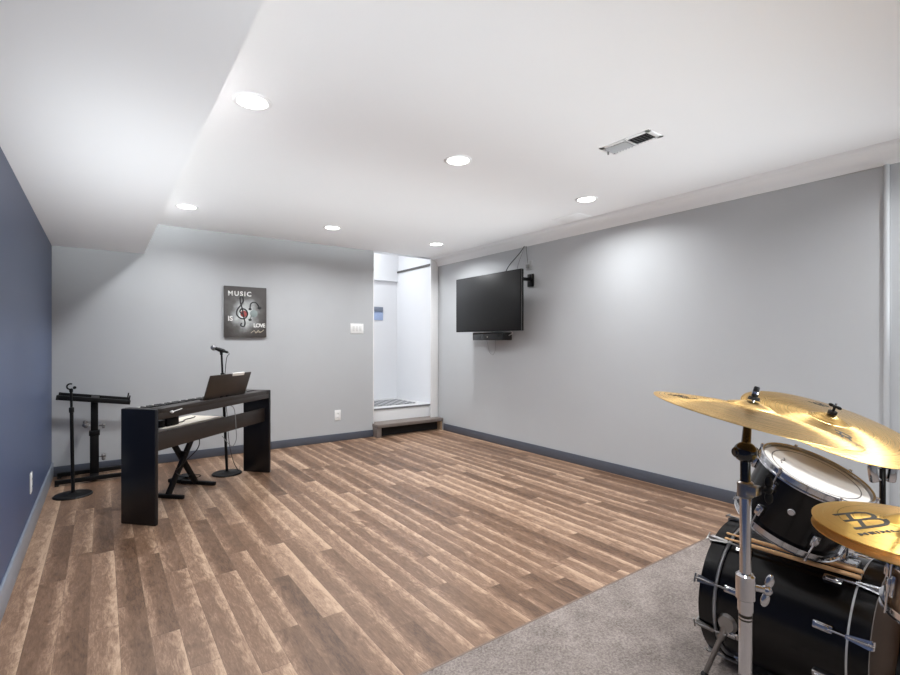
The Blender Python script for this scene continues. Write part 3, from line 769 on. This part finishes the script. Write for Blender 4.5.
# ---- crash cymbal and its stand
crash, CF, ch = cymbal(.2285, V((1.3262, .5456, 1.0322)), (.1153, -.1957, .9739), .026, .062, .017, 'large thin brass crash cymbal on the chrome stand nearest the camera', M_gold)
marks(crash, ch, (-.135, .125), (.86, -.5), (.5, .86), .034, .013)
cs = thing('cymbal_stand', (1.262, .527, 0), 'chrome straight cymbal stand in front of the bass drum carrying the crash', 'cymbal stand')
sx, sy = 1.262, .527
cn = V((.1153, -.1957, .9739)).normalized(); cc = V((1.3262, .5456, 1.0322))
hub = cc-cn*.012
MB().cyl((sx, sy, .40), (sx, sy, .615), .0145, seg=24).cyl((sx, sy, .10), (sx, sy, .42), .0145, seg=24).build('lower_tube', M_chrome, cs)
MB().cyl((sx, sy, .60), (sx, sy, .862), .0125, seg=24).build('middle_tube', M_chrome, cs)
MB().cyl((sx, sy, .875), (sx, sy, .95), .0115, seg=20).build('upper_tube', M_blackgloss, cs)
cl = MB().cyl((sx, sy, .598), (sx, sy, .662), .021, seg=20, bevel=.004).cyl((sx, sy, .572), (sx, sy, .599), .017, seg=20).build('clamp', M_chrome, cs)
def wing(c, d, sz):
    c = V(c); d = V(d).normalized(); F_ = frame(c, d, (0, 0, 1))
    mb = MB().cyl(c, c+d*sz*.9, sz*.22, seg=12)
    for s in (-1, 1): mb.ball((0, 0, 0), sz*.5, (1, .32, .6), seg=14, M=F_ @ Matrix.Translation((s*sz*.62, 0, sz*.95)))
    return mb.ball((0, 0, 0), sz*.34, seg=12, M=F_ @ Matrix.Translation((0, 0, sz*.9)))
RD = V((.811, -.585, 0))
wing(V((sx, sy, .628))+RD*.02, RD+V((0, 0, -.25)), .036).build('wing_bolt', M_chrome, cl)
for z in (.515, .528, .538): pass
MB().lathe([(.0146, 0), (.0151, .001), (.0151, .003), (.0146, .004)], 24, Matrix.Translation((sx, sy, .55)), closed=True).lathe([(.0146, .008), (.0151, .009), (.0151, .014), (.0146, .015)], 24, Matrix.Translation((sx, sy, .55)), closed=True).build('printed_band', M_ink, cs)
cl2 = MB().cyl((sx, sy, .845), (sx, sy, .885), .018, seg=20, bevel=.004).box((sx-.016, sy-.03, .855), (sx+.016, sy+.01, .878), .004).build('clamp', M_dchrome, cs)
wing(V((sx, sy, .868))+V((.55, -.83, 0))*.02, (.55, -.83, 0), .03).build('wing_bolt', M_black, cl2)
tl = V((sx, sy, .955))
tj = MB().ball(tl, .0265, (1, 1, .95)).cyl(tl-RD*.029, tl+RD*.029, .012, seg=18, bevel=.003).build('tilter', M_blackgloss, cs)
MB().cyl(tl, hub, .0115, .009, seg=16).build('tilter_arm', M_blackgloss, cs)
MB().cyl(hub, cc+cn*.078, .0035, seg=12).build('rod', M_chrome, cs)
MB().cyl(cc+cn*.044, cc+cn*.052, .014, .012, seg=18).build('felt', mat('black_felt', (24, 24, 24), .9), cs)
MB().cyl(cc+cn*.052, cc+cn*.079, .0075, .0065, seg=14, bevel=.002).build('sleeve_nut', M_black, cs)
MB().cyl(cc+cn*.060, cc+cn*.066, .0082, seg=14).build('nut_band', M_chrome, cs)
for k in range(3):
    a = math.radians(40+120*k); d = V((math.cos(a), math.sin(a), 0)); p = V((sx, sy, 0))
    lg = MB().tube([p+V((0, 0, .34))+d*.018, p+V((0, 0, .30))+d*.06, p+d*.30+V((0, 0, .012))], .008, 10, 4).tube([p+V((0, 0, .12))+d*.012, p+d*.19+V((0, 0, .12))], .006, 8).build('leg', M_dchrome, cs)
    MB().ball(p+d*.30+V((0, 0, .013)), .014, (1, 1, .9)).build('rubber_foot', M_rubber, lg)
MB().cyl((sx, sy, .30), (sx, sy, .36), .022, seg=18, bevel=.004).cyl((sx, sy, .10), (sx, sy, .14), .02, seg=18, bevel=.004).build('leg_collar', M_chrome, cs)

# ---- ride cymbal and its stand
rc = V((2.12, .613, .924)); rn = V((-.074, -.34, .938)).normalized()
ride, RF, rh = cymbal(.279, rc, rn, .024, .058, .02, 'large brass ride cymbal tilted over the tom, wing nut on its bell', M_gold)
marks(ride, rh, (.205, .12), (0, -1), (-1, 0), .05, .02, False)
marks(ride, rh, (-.135, -.045), (0, -1), (1, 0), .05, .02, False)
rs = thing('cymbal_stand', (2.30, .50, 0), 'chrome boom stand behind the tom that carries the ride cymbal', 'cymbal stand')
rx, ry = 2.30, .50
MB().cyl((rx, ry, .05), (rx, ry, .60), .0135, seg=20).build('lower_tube', M_chrome, rs)
MB().cyl((rx, ry, .60), (rx, ry, .83), .0095, seg=18).build('upper_tube', M_blackgloss, rs)
MB().cyl((rx, ry, .58), (rx, ry, .63), .02, seg=18, bevel=.004).build('clamp', M_chrome, rs)
hubr = rc-rn*.02
MB().ball((rx, ry, .832), .018).tube([(rx, ry, .83), tuple(V((rx, ry, .83)).lerp(hubr, .5)-V((0, 0, .012))), tuple(hubr)], .008, 10, 4).build('boom_arm', M_blackgloss, rs)
for s in (-1, 1):
    mb = MB(); c = V((rx, ry, .745))+RD*.034*s
    mb.box((-.016, -.010, -.035), (.016, .010, .035), .009, M=Matrix.Translation(c) @ Matrix.Rotation(-.62, 4, 'Z') @ Matrix.Rotation(.15*s, 4, 'Y'))
    mb.cyl(V((rx, ry, .765)), c+V((0, 0, .02)), .005, seg=10).cyl(V((rx, ry, .72)), c-V((0, 0, .02)), .005, seg=10)
    mb.build('wing_clamp', M_chrome, rs)
MB().cyl(hubr, rc+rn*.085, .0035, seg=12).build('rod', M_chrome, rs)
MB().cyl(rc+rn*.044, rc+rn*.054, .014, seg=18).build('felt', mat('dark_felt', (30, 26, 22), .9), rs)
wing(rc+rn*.054, rn, .02).build('wing_nut', M_black, rs)
for k in range(3):
    a = math.radians(15+120*k); d = V((math.cos(a), math.sin(a), 0)); p = V((rx, ry, 0))
    if k == 1: d = V((math.cos(math.radians(110)), math.sin(math.radians(110)), 0))
    if k == 2: d = V((math.cos(math.radians(-70)), math.sin(math.radians(-70)), 0))
    lg = MB().tube([p+V((0, 0, .30))+d*.016, p+V((0, 0, .26))+d*.05, p+d*.26+V((0, 0, .012))], .007, 10, 4).build('leg', M_dchrome, rs)
    MB().ball(p+d*.26+V((0, 0, .013)), .013, (1, 1, .9)).build('rubber_foot', M_rubber, lg)

# ---- hi-hat
hc = V((1.438, .262, .808)); hn = V((-.010, -.038, 1)).normalized()
hat, HF, hh = cymbal(.178, hc, hn, .017, .05, .018, 'top hi-hat cymbal, brass with a printed emblem, at the right edge', M_gold2, name='hi_hat_cymbal')
hc2 = hc-hn*.022
hat2, HF2, hh2 = cymbal(.178, hc2, (.010, .038, -1), .017, .05, .018, 'bottom hi-hat cymbal lying upside down just below the emblem one', M_gold2, name='hi_hat_cymbal')
# emblem: measured on the cymbal plane seen from the room side
CAMH = 1.22; YAW = math.atan(348/482); FPX = 482
def sight(u, v, z):
    a = (u-450)/FPX; b = (342.5-v)/FPX
    d = V((math.sin(YAW)+a*math.cos(YAW), math.cos(YAW)-a*math.sin(YAW), b)); return V((0, 0, CAMH))+d*((z-CAMH)/b*FPX/FPX)
HI = HF.inverted()
def onhat(u, v):
    p = HI @ sight(u, v, .818); return V((p.x, p.y))
mb = MB()
for s_ in ([(155, 115), (300, 112), (420, 108), (520, 118), (590, 142), (612, 164), (590, 178), (500, 183), (380, 183), (275, 182)],
           [(305, 115), (330, 145), (365, 180)], [(540, 182), (650, 187), (725, 205), (757, 228), (740, 244), (660, 253), (520, 257), (390, 257)],
           [(435, 185), (470, 220), (505, 255)]):
    pts = [onhat(820+x/11.25, 505+y/11.25) for x, y in s_]
    dn = []
    for a, b in zip(pts, pts[1:]):
        for k in range(4): dn.append(a.lerp(b, k/4))
    dn.append(pts[-1]); ribbon(mb, dn, .0088, hh)
mb.build('emblem', M_ink, hat, world=False)
t = text_bm('MEINL', .02, .0004, .0009, 1.25)
o0 = onhat(860.5, 533.2); o1 = onhat(899, 532.9); Uv = (o1-o0); wlen = Uv.length; Uv.normalize(); Wv = V((-Uv.y, Uv.x))
xm = max(v.co.x for v in t.bm.verts); ks_ = wlen/xm
for v in t.bm.verts:
    q = o0+Uv*v.co.x*ks_+Wv*v.co.y*.62; v.co = V((q.x, q.y, hh(q.length)+.0003+v.co.z))
t.build('lettering', M_ink, hat, world=False)
hs = thing('hi_hat_stand', (1.438, .262, 0), 'chrome hi-hat stand under the hi-hat cymbals at the right edge', 'cymbal stand')
hx, hy = 1.438, .262
MB().cyl((hx, hy, .06), (hx, hy, .50), .0135, seg=20).build('lower_tube', M_chrome, hs)
MB().cyl((hx, hy, .50), (hx, hy, .755), .010, seg=18).lathe([(0, 0), (.02, 0), (.024, .012), (.0, .012)], 24, Matrix.Translation((hx, hy, .745))).build('upper_tube', M_chrome, hs)
MB().cyl((hx, hy, .755), (hx, hy, 1.02), .003, seg=10).build('pull_rod', M_chrome, hs)
MB().cyl((hx, hy, .845), (hx, hy, .895), .010, seg=16, bevel=.002).build('clutch', M_chrome, hs)
for k in range(3):
    a = math.radians(-10+(0, 130, 230)[k]); d = V((math.cos(a), math.sin(a), 0)); p = V((hx, hy, 0))
    lg = MB().tube([p+V((0, 0, .30))+d*.016, p+V((0, 0, .25))+d*.05, p+d*.23+V((0, 0, .012))], .007, 10, 4).build('leg', M_dchrome, hs)
    MB().ball(p+d*.23+V((0, 0, .013)), .013, (1, 1, .9)).build('rubber_foot', M_rubber, lg)
MB().box((hx-.045, hy-.30, .012), (hx+.045, hy-.02, .03), .006).build('footboard', M_dchrome, hs)

# ---- snare drum and stand
sc_c = V((1.825, .203, .612)); sn_ = V((.05, -.10, 1)).normalized(); SD = .13; SF = frame(sc_c, sn_)
sd = thing('snare_drum', sc_c-sn_*SD, 'brown snare drum with chrome hoops half hidden below the hi-hat', 'drum')
ss = MB().lathe([(.173, -SD+.01), (.173, -.01), (.168, -.01), (.168, -SD+.01)], 64, SF, closed=True).build('shell', M_snare, sd)
def shoop(z, up):
    p = [(.175, -.010), (.186, -.010), (.186, -.006), (.180, -.006), (.180, .010), (.184, .012), (.182, .015), (.175, .013)]
    return [(r, z+q*up) for r, q in p]
g1 = MB().lathe(shoop(-.004, 1), 64, SF, closed=True).build('hoop', M_chrome, sd)
g2 = MB().lathe(shoop(-SD+.004, -1), 64, SF, closed=True).build('hoop', M_chrome, sd)
MB().lathe([(0, -.002), (.17, -.002), (.175, -.008), (0, -.010)], 64, SF).build('drumhead', M_head, sd)
for k in range(8):
    an = math.radians(35+45*k)
    mb = MB(); lug(mb, drum_frame(sc_c, sn_, an, .172, -SD/2), .06, .011); mb.build('lug', M_chrome, ss)
    o = V((math.cos(an)*.185, math.sin(an)*.185, 0))
    MB().cyl(SF @ (o+V((0, 0, .012))), SF @ (o+V((0, 0, -SD-.012))), .0028, seg=8).build('tension_rod', M_chrome, ss)
zs = sc_c.z-SD-.018
sst = thing('snare_stand', (sc_c.x, sc_c.y, 0), 'chrome stand with basket arms under the brown snare drum', 'drum stand')
MB().cyl((sc_c.x, sc_c.y, .08), (sc_c.x, sc_c.y, zs-.06), .0125, seg=18).build('tube', M_chrome, sst)
for k in range(3):
    an = math.radians(150+120*k); d = V((math.cos(an), math.sin(an), 0)); p = V((sc_c.x, sc_c.y, 0))
    rimz = (SF @ (d*.19+V((0, 0, -SD)))).z
    MB().tube([p+V((0, 0, zs-.07)), p+d*.08+V((0, 0, zs-.06)), p+d*.17+V((0, 0, rimz-.028)), p+d*.196+V((0, 0, rimz-.02)), p+d*.199+V((0, 0, rimz+.02))], .007, 10, 5).build('basket_arm', M_chrome, sst)
    a2 = math.radians((215, 300, -10)[k]); d = V((math.cos(a2), math.sin(a2), 0))
    lg = MB().tube([p+V((0, 0, .26))+d*.014, p+V((0, 0, .22))+d*.05, p+d*.22+V((0, 0, .012))], .007, 10, 4).build('leg', M_dchrome, sst)
    MB().ball(p+d*.22+V((0, 0, .013)), .013, (1, 1, .9)).build('rubber_foot', M_rubber, lg)

# ---- drumsticks on top of the bass drum
def stick(a, b, label):
    a = V(a); b = V(b); L = (b-a).length; F_ = frame(a, b-a)
    pr = [(0, 0), (.0035, .001), (.0048, .006), (.0035, .013), (.0033, .018), (.0068, .09), (.0072, L-.006), (.005, L), (0, L)]
    return solo(MB().lathe(pr, 16, F_), 'drumstick', M_wood, tuple(a), label, 'drumstick', 'drumsticks on the bass drum')
stick((1.902, .866, .484), (1.914, .466, .488), 'wooden drumstick lying on the bass drum, nearer the camera')
stick((1.925, .870, .496), (1.936, .466, .499), 'wooden drumstick lying on the bass drum, nearer the wall')

# ------------------------------------------------------------------ camera
cd = bpy.data.cameras.new('camera'); cam = bpy.data.objects.new('camera', cd); COL.objects.link(cam)
cd.sensor_width = 36; cd.lens = 36*482/900; cd.shift_y = 5/900; cd.clip_start = .02
cam.location = (0, 0, 1.22); cam.rotation_euler = (PI/2, 0, -YAW)
sc.camera = cam
w = bpy.data.worlds.new('world'); sc.world = w; w.use_nodes = True
w.node_tree.nodes['Background'].inputs['Color'].default_value = (.9, .95, 1, 1); w.node_tree.nodes['Background'].inputs['Strength'].default_value = .3
sc.view_settings.view_transform = 'Standard'; sc.view_settings.look = 'None'; sc.view_settings.gamma = 1
sc.view_settings.use_curve_mapping = False
sc.view_settings.exposure = 0.24
